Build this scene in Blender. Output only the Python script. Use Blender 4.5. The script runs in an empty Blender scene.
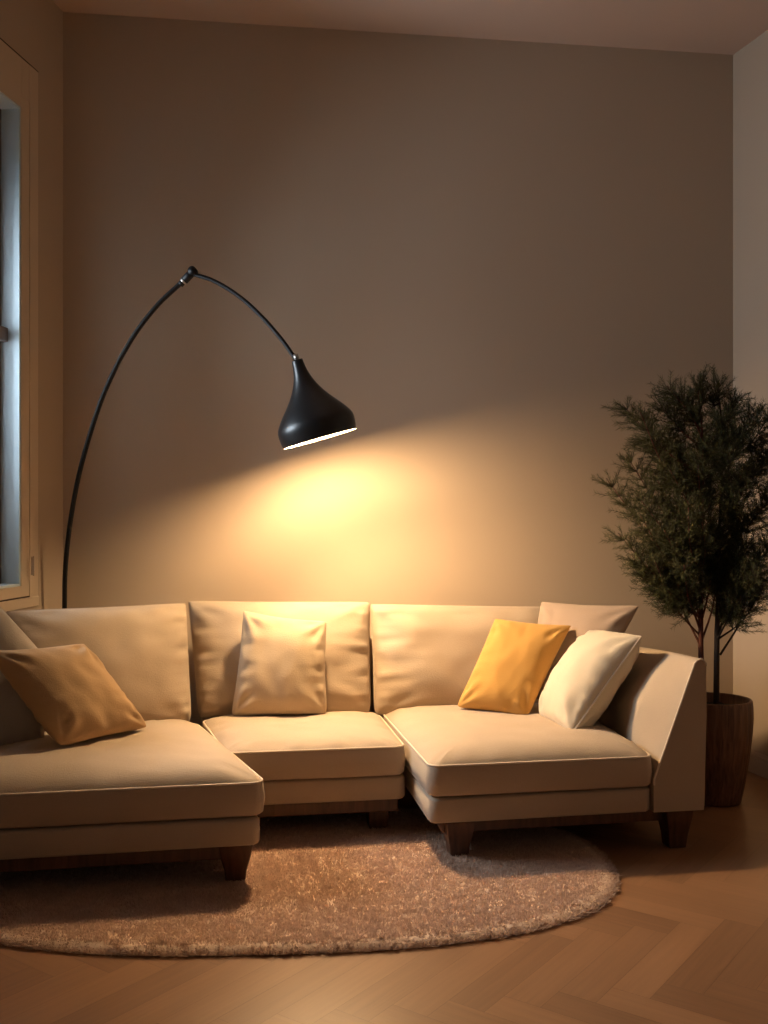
import bpy, math, random
import numpy as np
from mathutils import Vector, Matrix, noise

random.seed(7)
rng = np.random.default_rng(7)
S = bpy.context.scene
COL = S.collection
F, CX, CY, H = 1000.0, 384.0, 512.0, 1.5        # camera: focal in px, centre, eye height


def P(px, py, Y):
    """world point at depth Y seen at photo position px, py"""
    return Vector(((px - CX) / F * Y, Y, H - (py - CY) / F * Y))


# ------------------------------------------------------------------ materials
def new_mat(name):
    m = bpy.data.materials.new(name)
    m.use_nodes = True
    nt = m.node_tree
    b = nt.nodes['Principled BSDF']
    return m, nt, b


def N(nt, typ, **kw):
    n = nt.nodes.new(typ)
    for k, v in kw.items():
        if k in n.inputs:
            n.inputs[k].default_value = v
        else:
            setattr(n, k, v)
    return n


def plain(name, col, rough=.5, metal=0.0, var=.06, scale=6.0, bump=0.0, bscale=200.0, spec=.5):
    m, nt, b = new_mat(name)
    tc = N(nt, 'ShaderNodeTexCoord')
    nz = N(nt, 'ShaderNodeTexNoise', Scale=scale, Detail=4.0)
    nt.links.new(tc.outputs['Object'], nz.inputs['Vector'])
    mx = N(nt, 'ShaderNodeMix', data_type='RGBA')
    mx.inputs['A'].default_value = (*[c * (1 - var) for c in col], 1)
    mx.inputs['B'].default_value = (*[min(1, c * (1 + var)) for c in col], 1)
    nt.links.new(nz.outputs['Fac'], mx.inputs['Factor'])
    nt.links.new(mx.outputs['Result'], b.inputs['Base Color'])
    b.inputs['Roughness'].default_value = rough
    b.inputs['Metallic'].default_value = metal
    b.inputs['Specular IOR Level'].default_value = spec
    if bump:
        n2 = N(nt, 'ShaderNodeTexNoise', Scale=bscale, Detail=3.0)
        nt.links.new(tc.outputs['Object'], n2.inputs['Vector'])
        bp = N(nt, 'ShaderNodeBump', Strength=bump, Distance=.002)
        nt.links.new(n2.outputs['Fac'], bp.inputs['Height'])
        nt.links.new(bp.outputs['Normal'], b.inputs['Normal'])
    return m


def fabric(name, col, var=.08, weave=.35):
    m, nt, b = new_mat(name)
    tc = N(nt, 'ShaderNodeTexCoord')
    big = N(nt, 'ShaderNodeTexNoise', Scale=3.0, Detail=3.0)
    fine = N(nt, 'ShaderNodeTexNoise', Scale=420.0, Detail=2.0)
    mp = N(nt, 'ShaderNodeMapping')
    mp.inputs['Scale'].default_value = (1, 1, .18)
    mp2 = N(nt, 'ShaderNodeMapping')
    mp2.inputs['Scale'].default_value = (.18, .18, 1)
    fine2 = N(nt, 'ShaderNodeTexNoise', Scale=420.0, Detail=2.0)
    L = nt.links.new
    L(tc.outputs['Object'], big.inputs['Vector'])
    L(tc.outputs['Object'], mp.inputs['Vector'])
    L(mp.outputs['Vector'], fine.inputs['Vector'])
    L(tc.outputs['Object'], mp2.inputs['Vector'])
    L(mp2.outputs['Vector'], fine2.inputs['Vector'])
    ad = N(nt, 'ShaderNodeMath', operation='ADD')
    L(fine.outputs['Fac'], ad.inputs[0])
    L(fine2.outputs['Fac'], ad.inputs[1])
    ml = N(nt, 'ShaderNodeMath', operation='MULTIPLY_ADD')
    L(ad.outputs[0], ml.inputs[0])
    ml.inputs[1].default_value = .35
    L(big.outputs['Fac'], ml.inputs[2])
    mr = N(nt, 'ShaderNodeMapRange')
    L(ml.outputs[0], mr.inputs['Value'])
    mr.inputs['From Min'].default_value = .45
    mr.inputs['From Max'].default_value = 1.25
    mx = N(nt, 'ShaderNodeMix', data_type='RGBA')
    mx.inputs['A'].default_value = (*[c * (1 - var) for c in col], 1)
    mx.inputs['B'].default_value = (*[min(1, c * (1 + var)) for c in col], 1)
    L(mr.outputs['Result'], mx.inputs['Factor'])
    L(mx.outputs['Result'], b.inputs['Base Color'])
    b.inputs['Roughness'].default_value = .9
    b.inputs['Specular IOR Level'].default_value = .2
    b.inputs['Sheen Weight'].default_value = .12
    b.inputs['Sheen Roughness'].default_value = .5
    bp = N(nt, 'ShaderNodeBump', Strength=weave, Distance=.0025)
    L(ad.outputs[0], bp.inputs['Height'])
    L(bp.outputs['Normal'], b.inputs['Normal'])
    return m


def wood(name, dark, light, rough=.4, scale=(14, 14, 1.2), bump=.08):
    m, nt, b = new_mat(name)
    L = nt.links.new
    tc = N(nt, 'ShaderNodeTexCoord')
    mp = N(nt, 'ShaderNodeMapping')
    mp.inputs['Scale'].default_value = scale
    nz = N(nt, 'ShaderNodeTexNoise', Scale=3.0, Detail=6.0, Distortion=.6)
    L(tc.outputs['Object'], mp.inputs['Vector'])
    L(mp.outputs['Vector'], nz.inputs['Vector'])
    cr = N(nt, 'ShaderNodeValToRGB')
    cr.color_ramp.elements[0].position = .32
    cr.color_ramp.elements[0].color = (*dark, 1)
    cr.color_ramp.elements[1].position = .68
    cr.color_ramp.elements[1].color = (*light, 1)
    L(nz.outputs['Fac'], cr.inputs['Fac'])
    L(cr.outputs['Color'], b.inputs['Base Color'])
    b.inputs['Roughness'].default_value = rough
    bp = N(nt, 'ShaderNodeBump', Strength=bump, Distance=.003)
    L(nz.outputs['Fac'], bp.inputs['Height'])
    L(bp.outputs['Normal'], b.inputs['Normal'])
    return m


M = {}
M['wall'] = plain('wall_paint', (.505, .400, .300), rough=.85, var=.035, scale=1.3, bump=.08, bscale=160, spec=.2)
M['ceiling'] = plain('ceiling_paint', (.56, .42, .335), rough=.9, var=.03, scale=1.5, spec=.2)
M['trim'] = plain('painted_trim', (.62, .50, .37), rough=.5, var=.03, scale=2)
M['jamb'] = plain('daylight_tinted_jamb', (.60, .72, .78), rough=.6, var=.04, scale=3)  # cool daylight put into the jamb colour as a blue tint
M['sash'] = plain('grey_sash', (.20, .16, .14), rough=.6, var=.05, scale=4)
M['gap_shade'] = plain('dark_gap_shade', (.05, .03, .018), rough=.8)
M['linen'] = fabric('oatmeal_linen', (.465, .365, .268))
M['piping'] = fabric('pale_piping', (.74, .63, .50), weave=.2)
M['taupe'] = fabric('taupe_linen', (.40, .295, .22))
M['tan'] = fabric('tan_linen', (.44, .285, .15))
M['gold'] = fabric('mustard_linen', (.56, .31, .085))
M['cream'] = fabric('cream_linen', (.66, .565, .43))
M['sand'] = fabric('sand_linen', (.49, .375, .255))
M['stone'] = fabric('stone_linen', (.43, .37, .305))
M['walnut'] = wood('walnut_wood', (.055, .022, .010), (.13, .052, .024), rough=.38)
M['pot'] = wood('carved_pot_wood', (.075, .032, .017), (.21, .095, .048), rough=.5, scale=(26, 26, .8), bump=.3)
M['soil'] = plain('potting_soil', (.02, .013, .009), rough=1, var=.4, scale=60, bump=.8, bscale=90)
M['black'] = plain('black_metal', (.012, .012, .013), rough=.34, metal=.0, var=.1, scale=8, spec=.5)
M['blackpole'] = plain('black_pole_metal', (.006, .005, .005), rough=.5, metal=.0, var=.1, scale=8, spec=.3)
M['steel'] = plain('brushed_steel', (.55, .50, .45), rough=.35, metal=1.0)
M['liner'] = plain('white_enamel', (.85, .80, .70), rough=.6, var=.02)
M['bark_red'] = plain('red_bark', (.13, .042, .028), rough=.8, var=.3, scale=40, bump=.4)
M['bark_dark'] = plain('dark_bark', (.035, .022, .016), rough=.85, var=.3, scale=40, bump=.4)


def leaf_material():
    m, nt, b = new_mat('fine_needles')
    L = nt.links.new
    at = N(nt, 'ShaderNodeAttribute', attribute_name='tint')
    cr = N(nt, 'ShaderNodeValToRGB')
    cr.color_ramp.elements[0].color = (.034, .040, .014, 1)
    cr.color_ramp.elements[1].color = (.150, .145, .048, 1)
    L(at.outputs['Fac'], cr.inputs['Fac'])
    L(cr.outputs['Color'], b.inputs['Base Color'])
    b.inputs['Roughness'].default_value = .6
    b.inputs['Specular IOR Level'].default_value = .3
    return m


def rug_material():
    m, nt, b = new_mat('shag_wool')
    L = nt.links.new
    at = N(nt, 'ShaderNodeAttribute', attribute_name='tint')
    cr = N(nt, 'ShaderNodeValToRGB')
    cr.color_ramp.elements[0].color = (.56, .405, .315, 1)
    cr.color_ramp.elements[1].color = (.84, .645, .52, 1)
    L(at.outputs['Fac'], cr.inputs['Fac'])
    df = N(nt, 'ShaderNodeBsdfDiffuse')
    tr = N(nt, 'ShaderNodeBsdfTranslucent')
    for n in (df, tr):
        L(cr.outputs['Color'], n.inputs['Color'])
    mx = N(nt, 'ShaderNodeMixShader')
    mx.inputs[0].default_value = .35
    L(df.outputs[0], mx.inputs[1])
    L(tr.outputs[0], mx.inputs[2])
    nt.nodes.remove(b)
    L(mx.outputs[0], nt.nodes['Material Output'].inputs['Surface'])
    return m


def floor_material():
    m, nt, b = new_mat('herringbone_oak')
    L = nt.links.new
    at = N(nt, 'ShaderNodeAttribute', attribute_name='tint')
    uv = N(nt, 'ShaderNodeAttribute', attribute_name='grain')
    nz = N(nt, 'ShaderNodeTexNoise', Scale=1.0, Detail=7.0, Roughness=.6, Distortion=.4)
    mp = N(nt, 'ShaderNodeMapping')
    mp.inputs['Scale'].default_value = (2.2, 45.0, 1.0)
    L(uv.outputs['Vector'], mp.inputs['Vector'])
    L(mp.outputs['Vector'], nz.inputs['Vector'])
    md = N(nt, 'ShaderNodeMath', operation='MULTIPLY_ADD')
    L(nz.outputs['Fac'], md.inputs[0])
    md.inputs[1].default_value = .55
    L(at.outputs['Fac'], md.inputs[2])
    cr = N(nt, 'ShaderNodeValToRGB')
    cr.color_ramp.elements[0].position = .15
    cr.color_ramp.elements[0].color = (.140, .068, .034, 1)
    cr.color_ramp.elements[1].position = 1.15
    cr.color_ramp.elements[1].color = (.375, .197, .100, 1)
    L(md.outputs[0], cr.inputs['Fac'])
    L(cr.outputs['Color'], b.inputs['Base Color'])
    rr = N(nt, 'ShaderNodeMapRange')
    L(nz.outputs['Fac'], rr.inputs['Value'])
    rr.inputs['To Min'].default_value = .30
    rr.inputs['To Max'].default_value = .42
    L(rr.outputs['Result'], b.inputs['Roughness'])
    bp = N(nt, 'ShaderNodeBump', Strength=.06, Distance=.002)
    L(nz.outputs['Fac'], bp.inputs['Height'])
    L(bp.outputs['Normal'], b.inputs['Normal'])
    return m


def emit(name, col, strength):
    m = bpy.data.materials.new(name)
    m.use_nodes = True
    nt = m.node_tree
    b = nt.nodes['Principled BSDF']
    b.inputs['Base Color'].default_value = (1, .9, .75, 1)
    b.inputs['Emission Color'].default_value = (*col, 1)
    b.inputs['Emission Strength'].default_value = strength
    return m


def glass_material():
    m = bpy.data.materials.new('window_glass')
    m.use_nodes = True
    nt = m.node_tree
    nt.nodes.remove(nt.nodes['Principled BSDF'])
    out = nt.nodes['Material Output']
    tr = N(nt, 'ShaderNodeBsdfTransparent')
    tr.inputs['Color'].default_value = (.93, .96, .97, 1)
    gl = N(nt, 'ShaderNodeBsdfGlossy', Roughness=.02)
    fr = N(nt, 'ShaderNodeFresnel', IOR=1.45)
    mx = N(nt, 'ShaderNodeMixShader')
    nt.links.new(fr.outputs[0], mx.inputs[0])
    nt.links.new(tr.outputs[0], mx.inputs[1])
    nt.links.new(gl.outputs[0], mx.inputs[2])
    nt.links.new(mx.outputs[0], out.inputs['Surface'])
    return m


M['needles'] = leaf_material()
M['shag'] = rug_material()
M['floor'] = floor_material()
M['glass'] = glass_material()
M['bulb'] = emit('warm_bulb_glow', (1.0, .68, .36), 820.0)


# ------------------------------------------------------------------ object helpers
def link(name, verts, faces, mat, parent=None, smooth=True, origin=None, attrs=None):
    """one mesh object; its origin is the middle of its own underside"""
    V = np.asarray([tuple(v) for v in verts] if not isinstance(verts, np.ndarray) else verts, dtype=np.float64)
    if origin is None:
        mn, mxx = V.min(0), V.max(0)
        origin = Vector(((mn[0] + mxx[0]) / 2, (mn[1] + mxx[1]) / 2, mn[2]))
    V = V - np.array(origin)
    me = bpy.data.meshes.new(name)
    if isinstance(faces, np.ndarray):
        k = faces.shape[1]
        me.vertices.add(len(V))
        me.vertices.foreach_set('co', V.ravel())
        me.loops.add(faces.size)
        me.polygons.add(len(faces))
        me.polygons.foreach_set('loop_start', np.arange(0, faces.size, k, dtype=np.int32))
        me.loops.foreach_set('vertex_index', faces.ravel().astype(np.int32))
        me.update(calc_edges=True)
    else:
        me.from_pydata([tuple(v) for v in V], [], faces)
        me.update()
    if smooth:
        me.polygons.foreach_set('use_smooth', [True] * len(me.polygons))
    me.materials.append(mat)
    for an, (typ, dom, data) in (attrs or {}).items():
        a = me.attributes.new(an, typ, dom)
        a.data.foreach_set('value' if typ == 'FLOAT' else 'vector', np.asarray(data, dtype=np.float32).ravel())
    o = bpy.data.objects.new(name, me)
    COL.objects.link(o)
    loc = Vector(origin)
    if parent is not None:
        o.parent = parent
        loc = loc - world_loc(parent)
    o.location = loc
    return o


def world_loc(o):
    v = Vector(o.location)
    while o.parent is not None:
        o = o.parent
        v = v + Vector(o.location)
    return v


def thing(name, label, cat, loc, group=None):
    o = bpy.data.objects.new(name, None)
    o.empty_display_size = .1
    COL.objects.link(o)
    o.location = loc
    tag(o, label, cat, group)
    return o


def tag(o, label, cat, group=None):
    o['label'] = label
    o['category'] = cat
    if group:
        o['group'] = group


def struct(name, verts, faces, mat, parent=None, smooth=False, attrs=None):
    o = link(name, verts, faces, mat, parent, smooth, attrs=attrs)
    if parent is None:
        o['kind'] = 'structure'
    return o


def boxvf(c8):
    return list(c8), [(0, 3, 2, 1), (4, 5, 6, 7), (0, 1, 5, 4), (1, 2, 6, 5), (2, 3, 7, 6), (3, 0, 4, 7)]


def prism(pts, z0, z1):
    """vertical prism over plan points (ccw)"""
    n = len(pts)
    v = [(p[0], p[1], z0) for p in pts] + [(p[0], p[1], z1) for p in pts]
    f = [tuple(range(n))[::-1], tuple(range(n, 2 * n))]
    for i in range(n):
        j = (i + 1) % n
        f.append((i, j, n + j, n + i))
    return v, f


def merge(parts):
    v, f = [], []
    for pv, pf in parts:
        o = len(v)
        v += [tuple(x) for x in pv]
        f += [tuple(i + o for i in q) for q in pf]
    return v, f


def bevel(o, w=.004, seg=2):
    m = o.modifiers.new('soft_edges', 'BEVEL')
    m.width = w
    m.segments = seg
    m.limit_method = 'ANGLE'
    m.angle_limit = math.radians(40)
    return o


def tube(pts, rad, segs=10, closed=False):
    pts = [Vector(p) for p in pts]
    n = len(pts)
    rads = rad if isinstance(rad, (list, tuple)) else [rad] * n
    v, f = [], []
    up = Vector((0, 0, 1))
    t0 = (pts[1] - pts[0]).normalized()
    nrm = t0.cross(Vector((.31, .77, .55))).normalized()
    for i in range(n):
        if closed:
            t = (pts[(i + 1) % n] - pts[i - 1])
        else:
            t = pts[min(i + 1, n - 1)] - pts[max(i - 1, 0)]
        t.normalize()
        nrm = (nrm - t * nrm.dot(t))
        if nrm.length < 1e-6:
            nrm = t.cross(up)
        nrm.normalize()
        b = t.cross(nrm)
        for k in range(segs):
            a = 2 * math.pi * k / segs
            v.append(pts[i] + (nrm * math.cos(a) + b * math.sin(a)) * rads[i])
    m = n if closed else n - 1
    for i in range(m):
        j = (i + 1) % n
        for k in range(segs):
            l = (k + 1) % segs
            f.append((i * segs + k, i * segs + l, j * segs + l, j * segs + k))
    if not closed:
        f.append(tuple(range(segs))[::-1])
        f.append(tuple((n - 1) * segs + k for k in range(segs)))
    return v, f


def spline(pts, per=8):
    """Catmull-Rom through points"""
    pts = [Vector(p) for p in pts]
    q = [pts[0] * 2 - pts[1]] + pts + [pts[-1] * 2 - pts[-2]]
    out = []
    for i in range(1, len(q) - 2):
        for k in range(per):
            t = k / per
            a, b, c, d = q[i - 1], q[i], q[i + 1], q[i + 2]
            out.append(.5 * ((2 * b) + (c - a) * t + (2 * a - 5 * b + 4 * c - d) * t * t + (3 * b - a - 3 * c + d) * t ** 3))
    out.append(pts[-1])
    return out


def lathe(profile, mat4=None, segs=48):
    """profile: (radius, height) from bottom to top about +Z"""
    v, f = [], []
    for r, z in profile:
        for k in range(segs):
            a = 2 * math.pi * k / segs
            v.append(Vector((r * math.cos(a), r * math.sin(a), z)))
    for i in range(len(profile) - 1):
        for k in range(segs):
            l = (k + 1) % segs
            f.append((i * segs + k, i * segs + l, (i + 1) * segs + l, (i + 1) * segs + k))
    if mat4 is not None:
        v = [mat4 @ p for p in v]
    return v, f


# ------------------------------------------------------------------ soft goods
def inset_loop(poly, d, r, K=7, Lseg=18):
    """rounded outline of a convex ccw plan polygon inset by d"""
    n = len(poly)
    pts = [Vector((p[0], p[1])) for p in poly]
    lines = []
    for i in range(n):
        a, b = pts[i], pts[(i + 1) % n]
        t = (b - a).normalized()
        nn = Vector((-t.y, t.x))
        lines.append((a + nn * d, t))
    cor = []
    for i in range(n):
        (p, t), (q, s) = lines[i - 1], lines[i]
        den = t.x * s.y - t.y * s.x
        w = q - p
        u = (w.x * s.y - w.y * s.x) / den
        cor.append(p + t * u)
    r = max(r - d * .6, .006)
    segs = []
    for i in range(n):
        p = cor[i]
        tin = (p - cor[i - 1]).normalized()
        tout = (cor[(i + 1) % n] - p).normalized()
        ang = tin.angle(tout)
        cut = r * math.tan(ang / 2)
        a, b = p - tin * cut, p + tout * cut
        c = a + Vector((-tin.y, tin.x)) * r
        arc = []
        a0 = math.atan2(a.y - c.y, a.x - c.x)
        for k in range(K + 1):
            th = a0 + ang * k / K
            arc.append(c + Vector((math.cos(th), math.sin(th))) * r)
        segs.append(arc)
    loop = []
    for i in range(n):
        loop += segs[i]
        a, b = segs[i][-1], segs[(i + 1) % n][0]
        for k in range(1, Lseg):
            loop.append(a.lerp(b, k / Lseg))
    return loop


def slab(poly, prof, crown=0.0, r=.04, top_rings=22, wob=0.0, pucker=0.0, seed=0, power=3.6):
    """soft block over a plan polygon; prof: list of (inset, z) from underside to top edge"""
    rings = []
    for d, z in prof:
        rings.append([Vector((p.x, p.y, z)) for p in inset_loop(poly, d, r)])
    top = rings[-1]
    n = len(top)
    c = sum(top, Vector()) / n
    ed = []
    for a, b in zip(poly, list(poly[1:]) + [poly[0]]):
        a2, b2 = Vector(a), Vector(b)
        tt = (b2 - a2).normalized()
        ed.append((a2, Vector((-tt.y, tt.x))))

    def dome(q):
        k = 1.0
        for a2, nn in ed:
            d = max(0.0, (Vector((q.x, q.y)) - a2).dot(nn))
            k *= 1 - math.exp(-d / .062)
        return k

    for i in range(1, top_rings):
        s = 1 - i / top_rings
        s = s ** .9
        ring = []
        for k, p in enumerate(top):
            q = c + (p - c) * s
            z = crown * dome(q)
            if wob:
                z += wob * noise.noise(Vector((q.x * 3.1, q.y * 3.1, seed))) * (1 - s ** 4)
                z += wob * .5 * noise.noise(Vector((q.x * 8, q.y * 8, seed + 4))) * (1 - s ** 4)
            if pucker:
                e = (1 - s)
                z += pucker * noise.noise(Vector((k * .62, seed * 3.7, 0))) * math.exp(-((e - .09) / .07) ** 2)
            ring.append(Vector((q.x, q.y, p.z + z)))
        rings.append(ring)
    v = [p for ring in rings for p in ring]
    f = []
    for i in range(len(rings) - 1):
        for k in range(n):
            l = (k + 1) % n
            f.append((i * n + k, i * n + l, (i + 1) * n + l, (i + 1) * n + k))
    v.append(c + Vector((0, 0, crown * dome(c))))
    ci = len(v) - 1
    m = (len(rings) - 1) * n
    for k in range(n):
        f.append((m + k, m + (k + 1) % n, ci))
    f.append(tuple(range(n))[::-1])
    return v, f, rings


def seat_cushion(poly, z0, z1, crown, parent, seed, pucker=.013):
    zm = (z0 + z1) / 2
    prof = [(.03, z0), (.008, z0 + .004), (0, z0 + .012), (-.006, zm), (0, z1 - .012), (.004, z1)]
    v, f, rings = slab(poly, prof, crown, r=.05, wob=.012, pucker=pucker, seed=seed)
    o = link('seat_cushion', v, f, M['linen'], parent)
    pv, pf = tube([p + Vector((0, 0, .001)) for p in rings[5]], .0046, 6, True)
    link('piping', pv, pf, M['piping'], o)
    return o


def pillow_vf(bl, br, tr, tl, t, pin=.07, p=2.0, q=.55, n=40, wr=.012, seed=0, folds=.010, back=1.0, sag=0.0, rnd=0.0, side=0.0):
    """stuffed pillow spanning four corner points; returns verts, faces, seam loop"""
    bl, br, tr, tl = Vector(bl), Vector(br), Vector(tr), Vector(tl)
    nrm = ((br - bl) + (tr - tl)).cross((tl - bl) + (tr - br)).normalized()     # faces the viewer
    size = ((br - bl).length + (tl - bl).length) / 2

    def base(u, v):
        uu = u * (1 - pin * (1 - v * v) ** 1.0) if abs(u) > 0 else 0
        vv = v * (1 - pin * (1 - u * u) ** 1.0)
        k = 1 - rnd * (abs(u) * abs(v)) ** 8 * (3.0 if v < 0 else 1.0)
        a, b = (uu * k + 1) / 2, (vv * k + 1) / 2
        return (bl * (1 - a) + br * a) * (1 - b) + (tl * (1 - a) + tr * a) * b

    idx = {}
    verts = []
    seam = {}
    for sgn in (1, -1):
        for i in range(n + 1):
            for j in range(n + 1):
                # finer sampling towards the seam
                u = math.sin((2 * i / n - 1) * math.pi / 2)
                v = math.sin((2 * j / n - 1) * math.pi / 2)
                edge = i in (0, n) or j in (0, n)
                if edge and sgn == -1:
                    idx[(sgn, i, j)] = idx[(1, i, j)]
                    continue
                e = max(0.0, (1 - abs(u) ** p) * (1 - abs(v) ** p))
                th = t / 2 * e ** q * (1 - sag * v)
                pos = base(u, v)
                w = 0
                if not edge:
                    k = min(1, e * 2.2)
                    w = wr * k * (noise.noise(Vector((u * 1.6 + seed * 7.3, v * 1.6, sgn))) * .9
                                  + noise.noise(Vector((u * 4 + seed * 3.1, v * 3, sgn * 2))) * .45)
                    for cu in (-1, 1):
                        for cv in (-1, 1):
                            du, dv = u - cu, v - cv
                            d = math.hypot(du, dv)
                            an = math.atan2(dv * cv, du * cu)
                            w += folds * .65 * math.sin(an * 9 + seed + cu * 2 + cv) * math.exp(-((d - .38) / .22) ** 2) * min(1, e * 6)
                    # creases drawn in from the side seams
                    w += folds * 1.3 * noise.noise(Vector((v * 7 + seed, cu, sgn))) * math.exp(-((1 - abs(u)) / .35) ** 2) * min(1, e * 5)
                    if side:
                        ss = seed * 3.3 + (5 if u > 0 else 0)
                        g = noise.noise(Vector((v * 5.5 + ss, u * 1.2, .3))) + .6 * noise.noise(Vector((v * 12 + ss, u * 2, 1.3)))
                        w += side * g * math.exp(-((1 - abs(u)) / .22) ** 2) * min(1, e * 6)
                        g = noise.noise(Vector((u * 5 + ss, v * 1.2, 7.3)))
                        w += side * .8 * g * math.exp(-((1 - abs(v)) / .2) ** 2) * min(1, e * 6)
                else:
                    w = 0
                sc = 1.0 if sgn == 1 else back
                pos = pos + nrm * (sgn * (th * sc) + (w if sgn == 1 else -w))
                verts.append(pos)
                idx[(sgn, i, j)] = len(verts) - 1
    f = []
    for side in (1, -1):
        for i in range(n):
            for j in range(n):
                qd = (idx[(side, i, j)], idx[(side, i + 1, j)], idx[(side, i + 1, j + 1)], idx[(side, i, j + 1)])
                f.append(qd if side == 1 else qd[::-1])
    loop = [idx[(1, i, 0)] for i in range(n)] + [idx[(1, n, j)] for j in range(n)] + \
           [idx[(1, i, n)] for i in range(n, 0, -1)] + [idx[(1, 0, j)] for j in range(n, 0, -1)]
    return verts, f, [verts[k] for k in loop]


def throw_pillow(label, mat, corners, t, pipe=None, **kw):
    kw = {**dict(p=2.3, q=.5, rnd=.018, side=.010), **kw}
    v, f, seam = pillow_vf(*corners, t * 1.12, **kw)
    o = link('throw_pillow', v, f, mat)
    tag(o, label, 'pillow', 'throw pillows on the sofa')
    if pipe:
        rad, pm = pipe
        pv, pf = tube(seam, rad, 6, True)
        link('piping', pv, pf, pm, o)
    return o


# ------------------------------------------------------------------ room shell
CL = Vector((-1.746, 5.44))           # back left corner (plan)
CR = Vector((2.077, 5.95))            # back right corner
dL = Vector((-.148, -1)).normalized()  # left wall runs towards the viewer
dR = Vector((.284, -1)).normalized()
ZC = 4.22
LW, RW = 6.6, 6.6                     # wall lengths
FL, FR = CL + dL * LW, CR + dR * RW
nL = Vector((-dL.y, dL.x))            # into the room
if nL.x < 0:
    nL = -nL
nR = Vector((dR.y, -dR.x))
if nR.x > 0:
    nR = -nR
dB = (CR - CL).normalized()
nB = Vector((dB.y, -dB.x))
TH = .16


def V3(p, z):
    return Vector((p.x, p.y, z))


v, f = prism([CL + dB * -.3 - nB * 0, CR + dB * .3, CR + dB * .3 - nB * TH, CL + dB * -.3 - nB * TH], 0, ZC)
struct('wall_back', v, f, M['wall'])
v, f = prism([CR, FR, FR - nR * TH, CR - nR * TH], 0, ZC)
struct('wall_right', v, f[:], M['wall'])


def lp(s, z, off=0.0):
    """point on the left wall: s metres from the corner, off into the room"""
    q = CL + dL * s + nL * off
    return Vector((q.x, q.y, z))


def sL(px):
    """distance along the left wall seen at photo column px"""
    k = (px - CX) / F
    # CL.x + dL.x s = k (CL.y + dL.y s)
    return (CL.x - k * CL.y) / (k * dL.y - dL.x)


sA = sL(20.5)                  # near the corner edge of the window opening
sB = sA + .95                 # other edge, beyond the picture
sC = sL(37)                    # outer edge of the casing
yA = (CL + dL * sA).y
zT = H + (512 - 107) / F * yA
zB = H - (586 - 512) / F * yA


def lbox(s0, s1, z0, z1, o0, o1):
    c = [lp(s0, z0, o0), lp(s1, z0, o0), lp(s1, z0, o1), lp(s0, z0, o1)]
    return boxvf(c + [p + Vector((0, 0, z1 - z0)) for p in c])


vf = merge([lbox(0, sA, 0, ZC, -TH, 0), lbox(sB, LW, 0, ZC, -TH, 0), lbox(sA, sB, 0, zB, -TH, 0), lbox(sA, sB, zT, ZC, -TH, 0)])
struct('wall_left', *vf, M['wall'])

ceil_pts = [CL + dB * -.4 - nB * TH, FL - nL * .3, FR - nR * .3, CR + dB * .4 - nB * TH]
v, f = prism(ceil_pts, ZC, ZC + .12)
struct('ceiling', v, f, M['ceiling'])

# window: casing, sash, meeting rail, pane, sill
win = bpy.data.objects.new('window_1', None)
COL.objects.link(win)
win.location = lp((sA + sB) / 2, zB)
win['kind'] = 'structure'
cw = sA - sC
s28 = sL(28.5)
cas = merge([lbox(sC, s28, zB - .10, zT + .245, 0, .008),
             lbox(s28, sA, zB - .055, zT + .05, 0, .005),
             lbox(sA, sB, zT, zT + .245, 0, .006),
             lbox(sA, sB, zB - .055, zB, 0, .007),
             lbox(sB, sB + cw, zB - .10, zT + .245, 0, .008),
             lbox(s28, sA, zT + .05, zT + .245, 0, .006)])
bevel(link('window_casing', *cas, M['trim'], win, smooth=False), .003)
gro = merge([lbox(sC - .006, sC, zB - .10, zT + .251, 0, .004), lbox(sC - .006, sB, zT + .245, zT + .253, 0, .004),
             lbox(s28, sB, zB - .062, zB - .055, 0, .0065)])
link('painted_gap_shade', *gro, M['gap_shade'], win, smooth=False)  # solid dark strips, painted as the shade line around the casing
sill = merge([lbox(sC, sB + cw, zB - .115, zB - .062, 0, .012)])
bevel(link('window_sill', *sill, M['trim'], win, smooth=False), .004)
jam = merge([lbox(sA, sA + .012, zB, zT, -.095, .0), lbox(sB - .012, sB, zB, zT, -.095, 0),
             lbox(sA, sB, zT - .012, zT, -.095, 0), lbox(sA, sB, zB, zB + .012, -.095, 0)])
link('window_jamb', *jam, M['jamb'], win, smooth=False)
zM = H - (335 - 512) / F * yA
sas = merge([lbox(sA, sA + .06, zB, zT, -.135, -.095), lbox(sB - .06, sB, zB, zT, -.135, -.095),
             lbox(sA, sB, zT - .06, zT, -.135, -.095), lbox(sA, sB, zB, zB + .07, -.135, -.095),
             lbox(sA, sB, zM - .035, zM + .035, -.14, -.060),
             lbox((sA + sB) / 2 - .02, (sA + sB) / 2 + .02, zB, zT, -.13, -.10)])
bevel(link('window_sash', *sas, M['sash'], win, smooth=False), .003)
link('window_pane', *merge([lbox(sA + .05, sB - .05, zB + .05, zT - .05, -.118, -.112)]), M['glass'], win, smooth=False)
yh = (CL + dL * sL(27)).y
zh = H - (566 - 512) / F * yh
hin = merge([lbox(sL(27.6), sL(26.4), zh - .045, zh + .045, .024, .034),
             tube([lp(sL(27), zh - .05, .036), lp(sL(27), zh + .05, .036)], .005, 8)])
bevel(link('window_hinge', *hin, M['trim'], win, smooth=False), .002)


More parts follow.
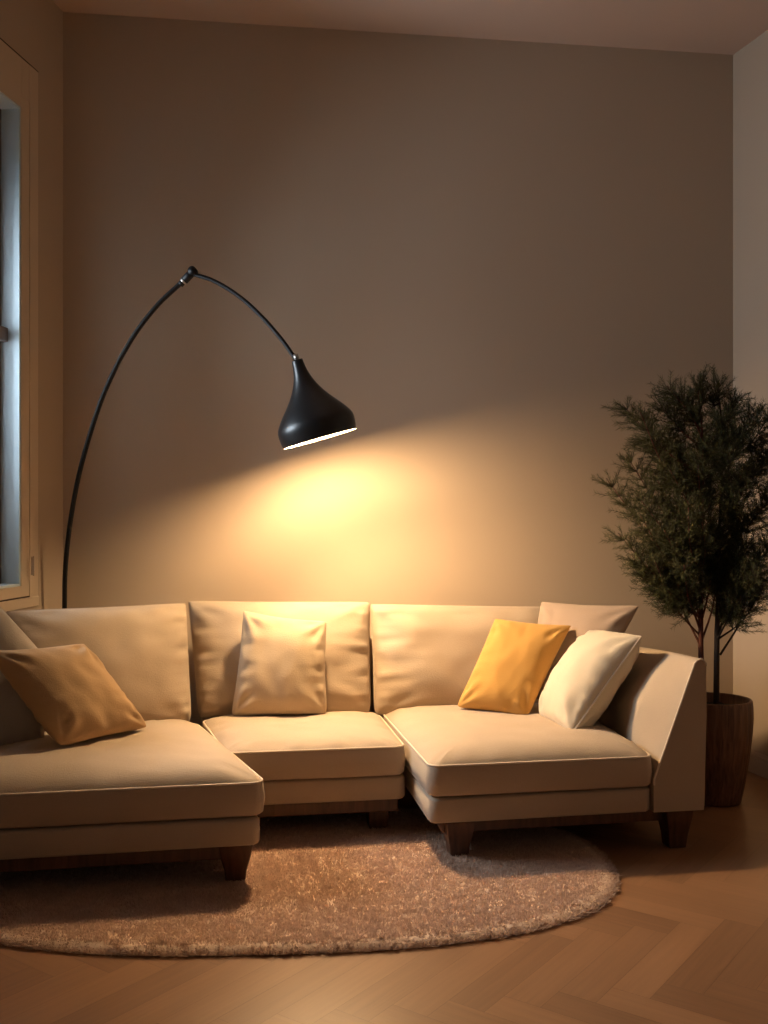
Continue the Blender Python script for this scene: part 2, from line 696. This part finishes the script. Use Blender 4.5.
# baseboards
def base_strip(name, a, b, n):
    def q(o):
        return [a + n * o, b + n * o]
    parts = []
    for z0, z1, o in ((0, .085, .018), (.085, .105, .013), (.105, .125, .008)):
        pts = [a, b, b + n * o, a + n * o]
        ar = sum(pts[i].x * pts[(i + 1) % 4].y - pts[(i + 1) % 4].x * pts[i].y for i in range(4))
        if ar < 0:
            pts = pts[::-1]
        parts.append(prism(pts, z0, z1))
    v, f = merge(parts)
    o = struct(name, v, f, M['trim'])
    bevel(o, .003)


base_strip('baseboard_back', CL + dB * .02, CR - dB * .02, nB)
base_strip('baseboard_right', CR + dR * .02, FR, nR)
base_strip('baseboard_left', CL + dL * .02, FL, nL)


# herringbone floor: one mesh, planks as its pattern
def make_floor():
    Lp, Wp, g = .62, .124, .0006
    ang = math.radians(-36)
    ca, sa = math.cos(ang), math.sin(ang)
    verts, faces, tint, grain = [], [], [], []
    R = 52

    def plank(x0, y0, x1, y1, along):
        cx, cy = (x0 + x1) / 2, (y0 + y1) / 2
        wx, wy = cx * ca - cy * sa + .3, cx * sa + cy * ca + 3.0
        if not (-3.4 < wx < 4.4 and -1.2 < wy < 6.6):
            return
        i = len(verts)
        c = [(x0 + g, y0 + g), (x1 - g, y0 + g), (x1 - g, y1 - g), (x0 + g, y1 - g)]
        ox, oy = random.uniform(0, 50), random.uniform(0, 50)
        dz = random.uniform(-.0003, .0)
        for x, y in c:
            verts.append((x * ca - y * sa + .3, x * sa + y * ca + 3.0, dz))
            grain.append((x + ox, y + oy, 0) if along == 0 else (y + ox, x + oy, 0))
        faces.append((i, i + 1, i + 2, i + 3))
        t = random.uniform(.22, .52)
        tint.extend([t] * 4)

    k = int(round(Lp / Wp))
    for a in range(-R, R):
        for b in range(-R // k - 4, R // k + 4):
            # classic herringbone lattice: steps (W,W) along the zigzag, (L,-L) across it
            ox, oy = a * Wp + b * Lp, a * Wp - b * Lp
            plank(ox, oy, ox + Lp, oy + Wp, 0)
            plank(ox + Lp, oy + Wp - Lp + 0, ox + Lp + Wp, oy + Wp, 1)
    pl = [CL - nB * .05 + dB * -.05, FL, FR, CR - nB * .05 + dB * .05]
    n0 = len(verts)
    for q in pl:
        verts.append((q.x, q.y, -.0022))
        tint.append(-.3)
        grain.append((q.x, q.y, 0))
    faces.append((n0, n0 + 1, n0 + 2, n0 + 3))
    o = link('floor', np.array(verts), faces, M['floor'], smooth=False,
             attrs={'tint': ('FLOAT', 'POINT', tint), 'grain': ('FLOAT_VECTOR', 'POINT', grain)})
    o['kind'] = 'structure'


make_floor()

# ------------------------------------------------------------------ sectional sofa
sofa = thing('sectional_sofa', 'large oatmeal linen sectional sofa with chaise ends and tapered walnut legs on the round rug',
             'sofa', (-.2, 4.75, 0))

# plan outlines (ccw), at the seat edge
PL = [(-1.84, 3.725), (-.462, 3.965), (-.955, 5.09), (-1.72, 4.72)]
PM = [(-.705, 4.445), (.100, 4.575), (-.025, 5.30), (-.945, 5.16)]
PR = [(.190, 4.215), (1.185, 4.385), (1.035, 5.48), (-.012, 5.33)]

for poly, seed, crown in ((PL, 1, .070), (PM, 2, .055), (PR, 3, .070)):
    seat_cushion(poly, .292, .425, crown, sofa, seed)


def base_block(poly, z0=.178, z1=.288):
    prof = [(.03, z0), (.012, z0 + .003), (.004, z0 + .012), (.004, z1 - .014), (.010, z1 - .004), (.03, z1)]
    v, f, _ = slab(poly, prof, 0, r=.04, top_rings=3)
    return link('base', v, f, M['linen'], sofa)


bL = [(-1.84, 3.71), (-.475, 3.955), (-1.00, 5.16), (-1.72, 4.86)]
bM = [(-.715, 4.46), (.105, 4.59), (-.02, 5.42), (-.97, 5.27)]
bR = [(.19, 4.215), (1.182, 4.393), (1.07, 5.62), (-.005, 5.43)]
for poly in (bL, bM, bR):
    base_block(poly)


def rail(poly, d, z0=.118, z1=.180):
    pts = inset_loop(poly, d, .012, K=2, Lseg=2)
    v, f = prism(pts, z0, z1)
    return bevel(link('wooden_rail', v, f, M['walnut'], sofa, smooth=False), .004)


rail(bL, .05)
rail(bM, .035)
rail([(.19, 4.215), (1.42, 4.432), (1.28, 5.62), (-.005, 5.43)], .075)


def leg(x, y, rz, z1=.178, wt=.062, wb=.040, z0=.0, rake=(0, 0)):
    c, s = math.cos(rz), math.sin(rz)
    v = []
    for w, z, off in ((wb, z0, 1), (wb * 1.16, z0 + (z1 - z0) * .35, .7), (wt * .88, z0 + (z1 - z0) * .7, .32), (wt, z1, 0)):
        for a, b in ((-1, -1), (1, -1), (1, 1), (-1, 1)):
            X, Y = a * w + rake[0] * off, b * w + rake[1] * off
            v.append((x + X * c - Y * s, y + X * s + Y * c, z))
    f = [(3, 2, 1, 0), (12, 13, 14, 15)]
    for i in range(3):
        for k in range(4):
            l = (k + 1) % 4
            f.append((i * 4 + k, i * 4 + l, i * 4 + 4 + l, i * 4 + 4 + k))
    return bevel(link('leg', v, f, M['walnut'], sofa, smooth=False), .006)


leg(-.60, 4.035, .18, wt=.068, wb=.038, z0=.006)
leg(-.032, 4.70, .16, wt=.055, wb=.040, z0=.006)
leg(.318, 4.325, .17, wt=.066, wb=.038, z0=.006)
leg(1.305, 4.50, .17, wt=.066, wb=.040)
leg(-1.60, 4.62, .5)
leg(-1.65, 3.85, .18)
leg(-.03, 5.28, .16)
leg(1.15, 5.50, .17)


# back frame: low upholstered panels behind the back cushions
def back_panel(pts, z0, z1):
    prof = [(.012, z0), (0, z0 + .01), (0, z1 - .03), (.008, z1 - .01), (.022, z1)]
    v, f, _ = slab(pts, prof, .006, r=.02, top_rings=3)
    return link('back_frame', v, f, M['linen'], sofa)


back_panel([(-1.72, 4.84), (-1.06, 5.21), (-1.09, 5.30), (-1.74, 4.95)], .18, .80)
back_panel([(-.985, 5.40), (-.0, 5.53), (-.01, 5.61), (-.995, 5.48)], .18, .80)
back_panel([(.005, 5.55), (1.27, 5.70), (1.26, 5.78), (-.005, 5.63)], .18, .78)


# armrest on the right: slanted wedge with a bulging inner face
def make_arm():
    # inner side profile from seat to top (x offset, z), then over the top to the outside
    sec = []
    K = 34
    rings = []
    for i in range(K + 1):
        s = i / K
        dep = s * .90
        off = Vector((-.145 * s, dep))
        yb = 4.393
        drop = -.045 * s
        ring = []
        xi, xo = 1.186, 1.424
        ring.append((xi, .180))
        ring.append((xi, .235))
        ring.append((xi, .300))
        nI = 14
        for k in range(nI + 1):                          # inner face rising outward
            t = k / nI
            z = .325 + t * (.830 + drop - .325)
            x = xi + (1.374 - xi) * t ** 1.0
            bul = math.sin(math.pi * min(1, t * 1.02)) ** .8 * (.075 * min(1, s * 4) * min(1, (1 - s) * 6))
            wr = .009 * noise.noise(Vector((s * 3.0, t * 6, 2.2))) * min(1, s * 8) * math.sin(math.pi * t)
            ring.append((x - bul * .9 + wr, z + bul * .35))
        ring.append((1.385, .842 + drop + .004 * math.sin(s * 5)))
        ring.append((1.402, .850 + drop + .004 * math.sin(s * 5)))
        ring.append((1.418, .842 + drop))
        ring.append((xo + .004, .820 + drop))
        ring.append((xo + .006, .6))
        ring.append((xo, .4))
        ring.append((xo - .004, .2))
        ring.append((xo - .008, .180))
        rings.append([Vector((x + off.x, yb + off.y + (x - xi) * .16, z)) for x, z in ring])
    v = [p for r in rings for p in r]
    n = len(rings[0])
    f = []
    for i in range(K):
        for k in range(n):
            l = (k + 1) % n
            f.append((i * n + k, (i + 1) * n + k, (i + 1) * n + l, i * n + l))
    v += rings[0] + rings[-1]
    a = (K + 1) * n
    f.append(tuple(range(a, a + n)))
    f.append(tuple(range(a + n, a + 2 * n))[::-1])
    o = link('armrest', v, f, M['linen'], sofa)
    fr = rings[0]
    path = [p + Vector((0, -.001, 0)) for p in fr[2:n - 4]]
    pv, pf = tube(path, .0048, 6)
    link('piping', pv, pf, M['piping'], o)


make_arm()

# back cushions
kw = dict(pin=.014, p=3.0, q=.5, rnd=.012, n=56, wr=.020, folds=.007, side=.018)


def back_cushion(corners, t, seed, **k2):
    k = dict(kw)
    k.update(k2)
    v, f, seam = pillow_vf(*corners, t, seed=seed, **k)
    o = link('back_cushion', v, f, M['linen'], sofa)
    pv, pf = tube(seam, .0032, 6, True)
    link('piping', pv, pf, M['linen'], o)
    return o


back_cushion((P(14, 742, 4.70), P(192, 723, 5.12), P(186, 603, 5.25), P(6, 611, 4.72)), .26, 1)
back_cushion((P(198, 719, 5.20), P(371, 714, 5.30), P(370, 602, 5.43), P(188, 601, 5.36)), .26, 2)
back_cushion((P(374, 718, 5.30), P(578, 706, 5.50), P(578, 607, 5.62), P(370, 604, 5.43)), .26, 3)

# ------------------------------------------------------------------ throw pillows
throw_pillow('plain sand linen throw pillow standing alone against the middle back cushion', M['sand'],
             (P(230, 718, 5.03), P(328, 716, 5.07), P(327, 621, 5.17), P(243, 610, 5.15)), .17, seed=3, pin=.05, folds=.014)
throw_pillow('mustard yellow throw pillow leaning beside the cream piped pillow', M['gold'],
             (P(455, 708, 5.10), P(528, 719, 5.00), P(572, 625, 5.16), P(495, 618, 5.26)), .17, seed=5, pin=.05, folds=.013)
throw_pillow('cream throw pillow with pale piping leaning against the right armrest', M['cream'],
             (P(538, 716, 5.03), P(571, 736, 4.62), P(642, 636, 4.72), P(596, 630, 5.15)), .24, seed=8, pin=.04, p=2.4, folds=.013,
             pipe=(.0042, M['piping']))
throw_pillow('taupe throw pillow tucked in the corner behind the mustard and cream pillows', M['taupe'],
             (P(524, 700, 5.32), P(588, 705, 5.10), P(640, 605, 5.12), P(541, 601, 5.44)), .19, seed=11, pin=.05)
throw_pillow('tan throw pillow tilted on the left chaise seat, in front of the stone grey one', M['tan'],
             (P(60, 748, 4.24), P(150, 728, 4.62), P(84, 643, 4.56), P(-14, 651, 4.24)), .20, seed=14, pin=.05, folds=.016)
throw_pillow('large stone grey throw pillow at the far left end, half hidden by the tan pillow', M['stone'],
             (P(-46, 756, 4.33), P(44, 746, 4.46), P(44, 655, 4.52), P(-40, 565, 4.42)), .14, seed=17, pin=-.02, p=3.0)

# ------------------------------------------------------------------ arc floor lamp
lampY0, lampY1 = 5.20, 4.98
lamp = thing('arc_floor_lamp', 'black arc floor lamp with a flared metal shade rising behind the sofa', 'lamp',
             P(65, 612, lampY0) * 1.0)
bx, by = P(65, 612, lampY0).x, lampY0
lamp.location = (bx, by, 0)
v, f = lathe([(0.0, 0.0), (.112, 0.0), (.115, .006), (.115, .020), (.108, .028), (.03, .032), (.018, .05), (0.0, .05)], Matrix.Translation((bx, by, .001)))
link('lamp_base', v, f, M['blackpole'], lamp)
pole_px = [(66, 560), (73, 505), (84, 455), (103, 396), (128, 345), (155, 308), (182, 282)]
pts = [Vector((bx, by, .045)), Vector((bx, by, .45)), Vector((bx, by, .80)), P(64.6, 606, lampY0)]
for i, (x, y) in enumerate(pole_px):
    pts.append(P(x, y, lampY0 - .11 * (i + 1) / len(pole_px)))
v, f = tube(spline(pts, 8), .0125, 12)
link('pole', v, f, M['blackpole'], lamp)
j0, j1 = P(180, 285, 5.09), P(193, 271.5, 5.085)
ax = (j1 - j0)
v, f = merge([tube([j0, j0 + ax * .25], [.016, .016], 14), tube([j0 + ax * .30, j0 + ax * .8, j1], [.021, .021, .018], 14),
              tube([j1 + Vector((0, -.026, 0)), j1 + Vector((0, .026, 0))], .022, 18)])
jt = link('joint', v, f, M['blackpole'], lamp)
v, f = tube([j0 + ax * .20, j0 + ax * .34], .0195, 14)
link('collar', v, f, M['steel'], jt)
arm_px = [(193, 274), (215, 281.5), (240, 297), (263, 318), (282, 340), (297, 361)]
pts = [P(x, y, 5.085 - .105 * i / 5) for i, (x, y) in enumerate(arm_px)]
v, f = tube(spline(pts, 8), .0105, 12)
link('arm', v, f, M['blackpole'], lamp)

rimc = P(320, 439, 4.98)
apex = P(297, 360, 4.957)
axis = (apex - rimc)
Ls = axis.length
axis.normalize()
qm = axis.to_track_quat('Z', 'Y').to_matrix().to_4x4()
SM = Matrix.Translation(rimc) @ qm
u = 4.98 / F
prof = [(37.8, 0), (38.3, .03), (39.0, .10), (39.2, .17), (38.0, .23), (34.5, .30), (29.5, .38), (24.0, .46), (19.0, .54),
        (14.8, .62), (11.4, .70), (8.8, .78), (7.0, .86), (6.0, .94), (5.6, 1.0)]
outer = [(r * u, h * Ls) for r, h in prof]
sm = spline([Vector((r, h, 0)) for r, h in outer], 3)
outer = [(p.x, p.y) for p in sm] + [(0.0, Ls)]
v, f = lathe(outer, SM, 64)
shade = link('lamp_shade', v, f, M['black'], lamp)
inner = [(r - .0028, h + .0004) for r, h in outer if h < .80 * Ls]
inner = [(outer[0][0], 0.0)] + inner + [(0.0, .80 * Ls)]
v, f = lathe(inner, SM, 64)
f = [q[::-1] for q in f]
ln = link('shade_lining', v, f, M['liner'], shade)
ln['label'] = 'white enamelled inside of the shade'
v, f = tube([apex - axis * .004, apex + axis * .030], .0125, 14)
link('neck_collar', v, f, M['steel'], lamp)
bc = rimc + axis * .060
v, f = lathe([(.0001, -.055), (.021, -.0505), (.038, -.040), (.050, -.022), (.055, 0), (.050, .021), (.038, .040), (.024, .054), (.016, .068), (.0001, .068)],
             Matrix.Translation(bc) @ qm, 24)
bulb = link('bulb', v, f, M['bulb'], lamp)
bulb['label'] = 'glowing warm bulb inside the shade'
v, f = lathe([(.0001, .066), (.018, .066), (.018, .17), (.0001, .17)], Matrix.Translation(bc) @ qm, 20)
link('bulb_socket', v, f, M['blackpole'], lamp)


# ------------------------------------------------------------------ shag rug
def make_rug():
    cx, cy, b = -.50, 4.20, .83
    aR, aL, ex = 1.46, 1.33, 2.5
    tilt = math.radians(2.5)

    def inside(x, y, k=1.0):
        X, Y = x - cx, y - cy
        X, Y = X * math.cos(tilt) + Y * math.sin(tilt), -X * math.sin(tilt) + Y * math.cos(tilt)
        a = np.where(X > 0, aR, aL)
        return (np.abs(X) / a) ** ex + (np.abs(Y) / b) ** ex

    # backing
    n = 160
    ring = []
    for i in range(n):
        th = 2 * math.pi * i / n
        c, s = math.cos(th), math.sin(th)
        a = aR if c > 0 else aL
        X = a * math.copysign(abs(c) ** (2 / ex), c)
        Y = b * math.copysign(abs(s) ** (2 / ex), s)
        X, Y = X * .987, Y * .984
        ring.append((cx + X * math.cos(tilt) - Y * math.sin(tilt), cy + X * math.sin(tilt) + Y * math.cos(tilt)))
    ring = []
    n, nr = 620, 150
    for i in range(n):
        th = 2 * math.pi * i / n
        c, s_ = math.cos(th), math.sin(th)
        a = aR if c > 0 else aL
        ring.append((a * math.copysign(abs(c) ** (2 / ex), c), b * math.copysign(abs(s_) ** (2 / ex), s_)))
    v, f = [], []

    def put(X, Y, z):
        v.append((cx + X * math.cos(tilt) - Y * math.sin(tilt), cy + X * math.sin(tilt) + Y * math.cos(tilt), z))

    for X, Y in ring:
        put(X * .990, Y * .988, .0008)
    for r_ in range(nr):
        k_ = 1 - (r_ / nr)
        edge = 1 - max(0.0, (k_ - .955) / .045) ** 2.2
        for X, Y in ring:
            p = Vector((X * k_, Y * k_, 0))
            z = .006 + .017 * edge
            if edge > .2:
                z += edge * (.0050 * noise.noise(p * 62) + .0035 * noise.noise(p * 120 + Vector((3, 1, 2))) + .002 * noise.noise(p * 9))
            put(X * k_ * .994, Y * k_ * .992, z)
    put(0, 0, .023)
    for r_ in range(nr):
        for k_ in range(n):
            l_ = (k_ + 1) % n
            f.append((r_ * n + k_, r_ * n + l_, (r_ + 1) * n + l_, (r_ + 1) * n + k_))
    for k_ in range(n):
        f.append((nr * n + k_, nr * n + (k_ + 1) % n, len(v) - 1))
    rug = link('shag_rug', v, f, plain('wool_bed', (.70, .535, .415), rough=1, var=.12, scale=140, spec=.1), smooth=True)
    tag(rug, 'round beige shag rug on the wooden floor under the sofa legs', 'rug')
    # pile
    m = 190000
    x = rng.uniform(cx - aL - .03, cx + aR + .03, m * 2)
    y = rng.uniform(cy - b - .05, cy + b + .05, m * 2)
    # more tufts where the sofa does not cover the rug
    ok = inside(x, y) < 1.0
    ok &= (y < 4.75) | (rng.random(m * 2) < .35)
    x, y = x[ok][:m], y[ok][:m]
    m = len(x)
    lean = np.zeros((m, 2))
    hgt = np.zeros(m)
    tn = np.zeros(m)
    for i in range(m):
        p = Vector((x[i] * 5, y[i] * 5, 0))
        q = Vector((x[i] * 26, y[i] * 26, 3))
        lean[i, 0] = noise.noise(q) * .9 + noise.noise(p) * .12
        lean[i, 1] = noise.noise(q + Vector((9, 4, 7))) * .9 + noise.noise(p + Vector((3, 8, 1))) * .12
        hgt[i] = 1 + .08 * noise.noise(p * 1.6) + .3 * noise.noise(q * 1.1)
        tn[i] = .5 + .35 * noise.noise(q * .9 + Vector((1, 1, 5)))
    # edges splay outward
    e = inside(x, y)
    k = np.clip((e - .86) / .14, 0, 1)
    out = np.stack([x - cx, (y - cy) * 2.2], 1)
    out /= np.linalg.norm(out, axis=1)[:, None] + 1e-6
    lean += out * k[:, None] * .9
    lean += rng.normal(0, .45, (m, 2))
    h = .0165 * hgt * rng.uniform(.75, 1.2, m)
    w = rng.uniform(.0011, .0021, m)
    th = rng.uniform(0, math.pi, m)
    wx, wy = np.cos(th) * w, np.sin(th) * w
    vs = np.zeros((m, 6, 3))
    z0 = .016
    for li, (fr, ww, bend) in enumerate(((0, 1.0, 0), (.55, 1.15, .45), (1.0, .55, 1.0))):
        px = x + lean[:, 0] * h * bend * .8
        py = y + lean[:, 1] * h * bend * .8
        pz = z0 * (1 - k * .85) + h * fr * (1 - .3 * k) * (1 - .12 * bend * np.minimum(1.5, np.hypot(lean[:, 0], lean[:, 1])))
        vs[:, li * 2, 0], vs[:, li * 2, 1], vs[:, li * 2, 2] = px - wx * ww, py - wy * ww, pz
        vs[:, li * 2 + 1, 0], vs[:, li * 2 + 1, 1], vs[:, li * 2 + 1, 2] = px + wx * ww, py + wy * ww, pz
    base = np.arange(m)[:, None] * 6
    fa = np.concatenate([base + np.array([0, 1, 3, 2]), base + np.array([2, 3, 5, 4])], 0)
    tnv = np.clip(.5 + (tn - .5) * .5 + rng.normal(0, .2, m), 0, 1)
    tnv = tnv * (1 - .75 * k)  # shade of the rug's rim put into the tint of the edge tufts
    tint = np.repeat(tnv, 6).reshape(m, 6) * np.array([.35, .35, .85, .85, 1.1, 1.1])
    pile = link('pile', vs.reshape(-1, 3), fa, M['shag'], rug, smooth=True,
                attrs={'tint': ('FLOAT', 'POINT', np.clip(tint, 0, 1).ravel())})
    pile['kind'] = 'stuff'


make_rug()


# ------------------------------------------------------------------ potted tree
def make_tree():
    bx, by = 1.72, 5.20
    t = thing('potted_tree', 'fine-needled evergreen tree in a carved dark wooden pot beside the armrest', 'plant', (bx, by, 0))
    # pot with shallow vertical flutes
    prof = [(.0, 0.0), (.122, 0.0), (.130, .008), (.146, .08), (.163, .18), (.177, .28), (.187, .37), (.191, .44), (.189, .50),
            (.186, .523), (.182, .530), (.174, .530), (.170, .522), (.168, .47), (.0, .47)]
    segs = 120
    v, f = lathe(prof, None, segs)
    vv = []
    for i, p in enumerate(v):
        ring, k = divmod(i, segs)
        if 2 <= ring <= 8:
            s = 1 - .018 * (1 if (k % 5) in (0,) else 0)
            p = Vector((p.x * s, p.y * s, p.z))
        vv.append(p + Vector((bx, by, .001)))
    link('pot', vv, f, M['pot'], t)
    v, f = lathe([(.0, .474), (.10, .484), (.160, .480), (.167, .474)][::-1], Matrix.Translation((bx, by, .001)), 40)
    v = [p + Vector((0, 0, .008 * noise.noise(p * 30))) for p in v]
    f = [q for q in f]
    link('soil', v, f, M['soil'], t)

    tips, twigs = [], []

    def limb(pts, r0, r1, per=6):
        sp = spline(pts, per)
        n = len(sp)
        return sp, tube(sp, [r0 + (r1 - r0) * i / (n - 1) for i in range(n)], 7)

    Yc = 5.20
    red, dark = [], []
    # trunks: red one on the left, dark one on the right
    T1 = [Vector((bx - .055, by + .02, .47)), P(701, 655, 5.22), P(701, 600, 5.22), P(701.5, 545, 5.21), P(703, 490, 5.2), P(702, 430, 5.2), P(698, 392, 5.2)]
    s1, vf1 = limb(T1, .017, .003)
    red.append(vf1)
    T2 = [Vector((bx + .005, by - .01, .47)), P(717, 640, 5.19), P(718.5, 590, 5.19), P(719, 540, 5.18), P(722, 480, 5.18), P(722, 430, 5.18), P(719, 398, 5.18)]
    s2, vf2 = limb(T2, .0165, .003)
    dark.append(vf2)
    all_br = []

    def at_z(sp, z):
        return min(sp, key=lambda p: abs(p.z - z))

    # main branches: start height on trunk, tip position
    spec = []
    lefts = [(655, 562, 1), (648, 540, 1), (632, 556, 1), (618, 533, 1), (640, 515, 1), (660, 590, 1), (606, 478, 1), (626, 455, 1), (640, 438, 1),
             (622, 404, 1), (640, 412, 1), (667, 386, 1), (652, 470, 1), (697, 384, 1), (668, 430, 1), (680, 590, 1), (645, 580, 1),
             (636, 494, 1), (660, 404, 1), (682, 398, 1)]
    rights = [(720, 384, 2), (736, 398, 2), (757, 408, 2), (772, 412, 2), (783, 436, 2), (766, 450, 2), (790, 470, 2), (770, 498, 2), (792, 520, 2),
              (774, 545, 2), (786, 575, 2), (760, 590, 2), (744, 606, 2), (750, 560, 2), (756, 470, 2), (742, 430, 2), (730, 600, 2),
              (764, 600, 2), (740, 520, 2), (752, 540, 2)]
    mids = [(690, 470, 1), (712, 450, 2), (690, 540, 1), (725, 560, 2), (676, 505, 1), (730, 500, 2), (700, 425, 1), (684, 565, 1), (712, 585, 2),
            (670, 470, 1), (742, 470, 2), (700, 510, 1), (708, 470, 1), (712, 500, 2), (706, 530, 1), (715, 540, 2), (705, 440, 1), (714, 410, 2), (709, 575, 1), (698, 455, 1), (727, 450, 2), (680, 450, 1), (688, 500, 1), (732, 540, 2), (722, 420, 2), (664, 530, 1), (708, 560, 1), (692, 590, 1)]
    for k, (x, y, wch) in enumerate(lefts + rights + mids):
        if y > 568:
            y -= 16
        depth = Yc + random.uniform(-.30, .30) * (.6 if k < 40 else 1.0)
        if x > 745:
            depth = Yc - random.uniform(.02, .30)
        spec.append((x, y, wch, depth))
    for x, y, wch, dep in spec:
        tip = P(x, y, dep)
        sp = s1 if wch == 1 else s2
        hd = math.hypot(tip.x - sp[-1].x, tip.y - sp[-1].y)
        z0 = max(.86 if hd < .3 else .95, tip.z - hd * random.uniform(.75, 1.15) - .06)
        z0 = min(z0, sp[-1].z - .02)
        st = at_z(sp, z0)
        mid = st.lerp(tip, .5) + Vector((random.uniform(-.03, .03), random.uniform(-.03, .03), -.03 + random.uniform(-.03, .02)))
        bsp, vf = limb([st, mid, tip], .0058, .0018, 7)
        (red if wch == 1 else dark).append(vf)
        all_br.append(bsp)
    # low bare shoots seen under the crown
    for a, b_, c in ((( 700, 645), (684, 612), (675, 585)), ((700, 630), (690, 600), (683, 575)), ((702, 640), (712, 610), (716, 585)),
                     ((700, 625), (695, 595), (690, 565)), ((702, 620), (709, 590), (712, 560))):
        bsp, vf = limb([P(*a, 5.22), P(*b_, 5.22 + random.uniform(-.08, .08)), P(*c, 5.2 + random.uniform(-.1, .1))], .0062, .003, 6)
        red.append(vf)
        all_br.append(bsp[len(bsp) * 3 // 4:])
    for a, b_, c in (((720, 655), (740, 622), (747, 592)), ((719, 622), (736, 612), (752, 590)), ((719, 635), (726, 605), (730, 580))):
        bsp, vf = limb([P(*a, 5.19), P(*b_, 5.17 + random.uniform(-.08, .08)), P(*c, 5.15 + random.uniform(-.1, .1))], .0062, .003, 6)
        dark.append(vf)
        all_br.append(bsp[len(bsp) * 3 // 4:])

    # twigs and needles
    nb, nd, nl, nt_ = [], [], [], []
    tw_red = []
    for bsp in all_br:
        n = len(bsp)
        L = (bsp[-1] - bsp[0]).length
        cnt = int(34 + L * 90)
        for k in range(cnt):
            s = .30 + .70 * (k + random.random()) / cnt
            p = bsp[min(n - 1, int(s * (n - 1)))].copy()
            d = (bsp[min(n - 1, int(s * (n - 1)) + 1)] - bsp[max(0, int(s * (n - 1)) - 1)]).normalized()
            az = random.uniform(0, 2 * math.pi)
            side = d.cross(Vector((math.cos(az), math.sin(az), .3))).normalized()
            dr = (d * random.uniform(.2, .9) + side * random.uniform(.5, 1.1) + Vector((0, 0, .15))).normalized()
            ln = random.uniform(.06, .16) * (1.15 - .35 * s)
            nseg = 3
            q = [p]
            dd = dr.copy()
            for _ in range(nseg):
                dd = (dd + Vector((random.uniform(-.2, .2), random.uniform(-.2, .2), random.uniform(-.08, .22)))).normalized()
                q.append(q[-1] + dd * ln / nseg)
            tw_red.append(q)
            nn = int(ln * 300) + 6
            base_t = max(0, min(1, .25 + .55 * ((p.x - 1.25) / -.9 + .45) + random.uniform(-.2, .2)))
            for m in range(nn):
                a = .06 + .94 * m / nn
                i = min(nseg - 1, int(a * nseg))
                fr = a * nseg - i
                pos = q[i].lerp(q[i + 1], fr)
                tdir = (q[i + 1] - q[i]).normalized()
                r = Vector((random.gauss(0, 1), random.gauss(0, 1), random.gauss(0, 1)))
                r = (r - tdir * r.dot(tdir)).normalized()
                nb.append(pos)
                nd.append((tdir * random.uniform(.5, 1.0) + r * .75).normalized())
                nl.append(random.uniform(.016, .036))
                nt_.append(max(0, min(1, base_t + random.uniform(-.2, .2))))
    b = np.array([tuple(p) for p in nb])
    d = np.array([tuple(p) for p in nd])
    l = np.array(nl)[:, None]
    m = len(b)
    w = np.cross(d, rng.normal(0, 1, (m, 3)))
    w /= np.linalg.norm(w, axis=1)[:, None] + 1e-9
    w *= .0009
    vs = np.stack([b - w, b + w, b + d * l * .6 + w * .9, b + d * l, b + d * l * .6 - w * .9], 1)
    fa = np.arange(m * 5).reshape(m, 5)
    tint = np.repeat(np.array(nt_), 5)
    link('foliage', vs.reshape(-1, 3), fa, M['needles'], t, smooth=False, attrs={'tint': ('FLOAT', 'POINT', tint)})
    print('needles', m)
    v, f = merge(red[1:])
    link('branches', v, f, M['bark_red'], t)
    v, f = merge(dark[1:])
    link('branches', v, f, M['bark_dark'], t)
    o = link('trunk', *vf1, M['bark_red'], t)
    o['label'] = 'reddish slender trunk'
    o = link('trunk', *vf2, M['bark_dark'], t)
    o['label'] = 'dark slender trunk'
    v, f = merge([tube(q, [.0016, .0014, .0011, .0008], 4) for q in tw_red])
    link('twigs', v, f, M['bark_dark'], t)


make_tree()

# ------------------------------------------------------------------ light
w = bpy.data.worlds.new('dusk')
S.world = w
w.use_nodes = True
bg = w.node_tree.nodes['Background']
bg.inputs['Color'].default_value = (1.0, .86, .74, 1)
bg.inputs['Strength'].default_value = .055


def area(name, loc, direction, sx, sy, power, col):
    l = bpy.data.lights.new(name, 'AREA')
    l.shape = 'RECTANGLE'
    l.size, l.size_y = sx, sy
    l.energy = power
    l.color = col
    o = bpy.data.objects.new(name, l)
    COL.objects.link(o)
    o.location = loc
    o.rotation_euler = Vector(direction).to_track_quat('-Z', 'Z').to_euler()
    return o


sl = bpy.data.lights.new('added_spot_fill', 'SPOT')  # added spot below the bulb, brightens seats, rug and floor
sl.energy = 100
sl.color = (1.0, .66, .34)
sl.spot_size = math.radians(128)
sl.spot_blend = .5
sl.shadow_soft_size = .03
so = bpy.data.objects.new('added_spot_fill', sl)
COL.objects.link(so)
so.location = rimc - axis * .002
so.rotation_euler = (-axis + Vector((.20, -.20, 0))).to_track_quat('-Z', 'Y').to_euler()

wc = lp((sA + sB) / 2 + .1, (zB + zT) / 2, -.75)
area('window_daylight', wc, (nL.x, nL.y, -.12), 1.1, 2.6, 255.0, (.84, .91, 1.0))

# ------------------------------------------------------------------ camera
cam = bpy.data.cameras.new('camera')
cam.sensor_fit = 'VERTICAL'
cam.sensor_height = 36.0
cam.lens = F / 1024 * 36.0
cam.clip_start = .05
co = bpy.data.objects.new('camera', cam)
COL.objects.link(co)
co.location = (0, 0, H)
co.rotation_euler = (math.radians(90), 0, 0)
S.camera = co

S.view_settings.view_transform = 'Standard'
S.view_settings.look = 'None'
S.view_settings.exposure = 0.0
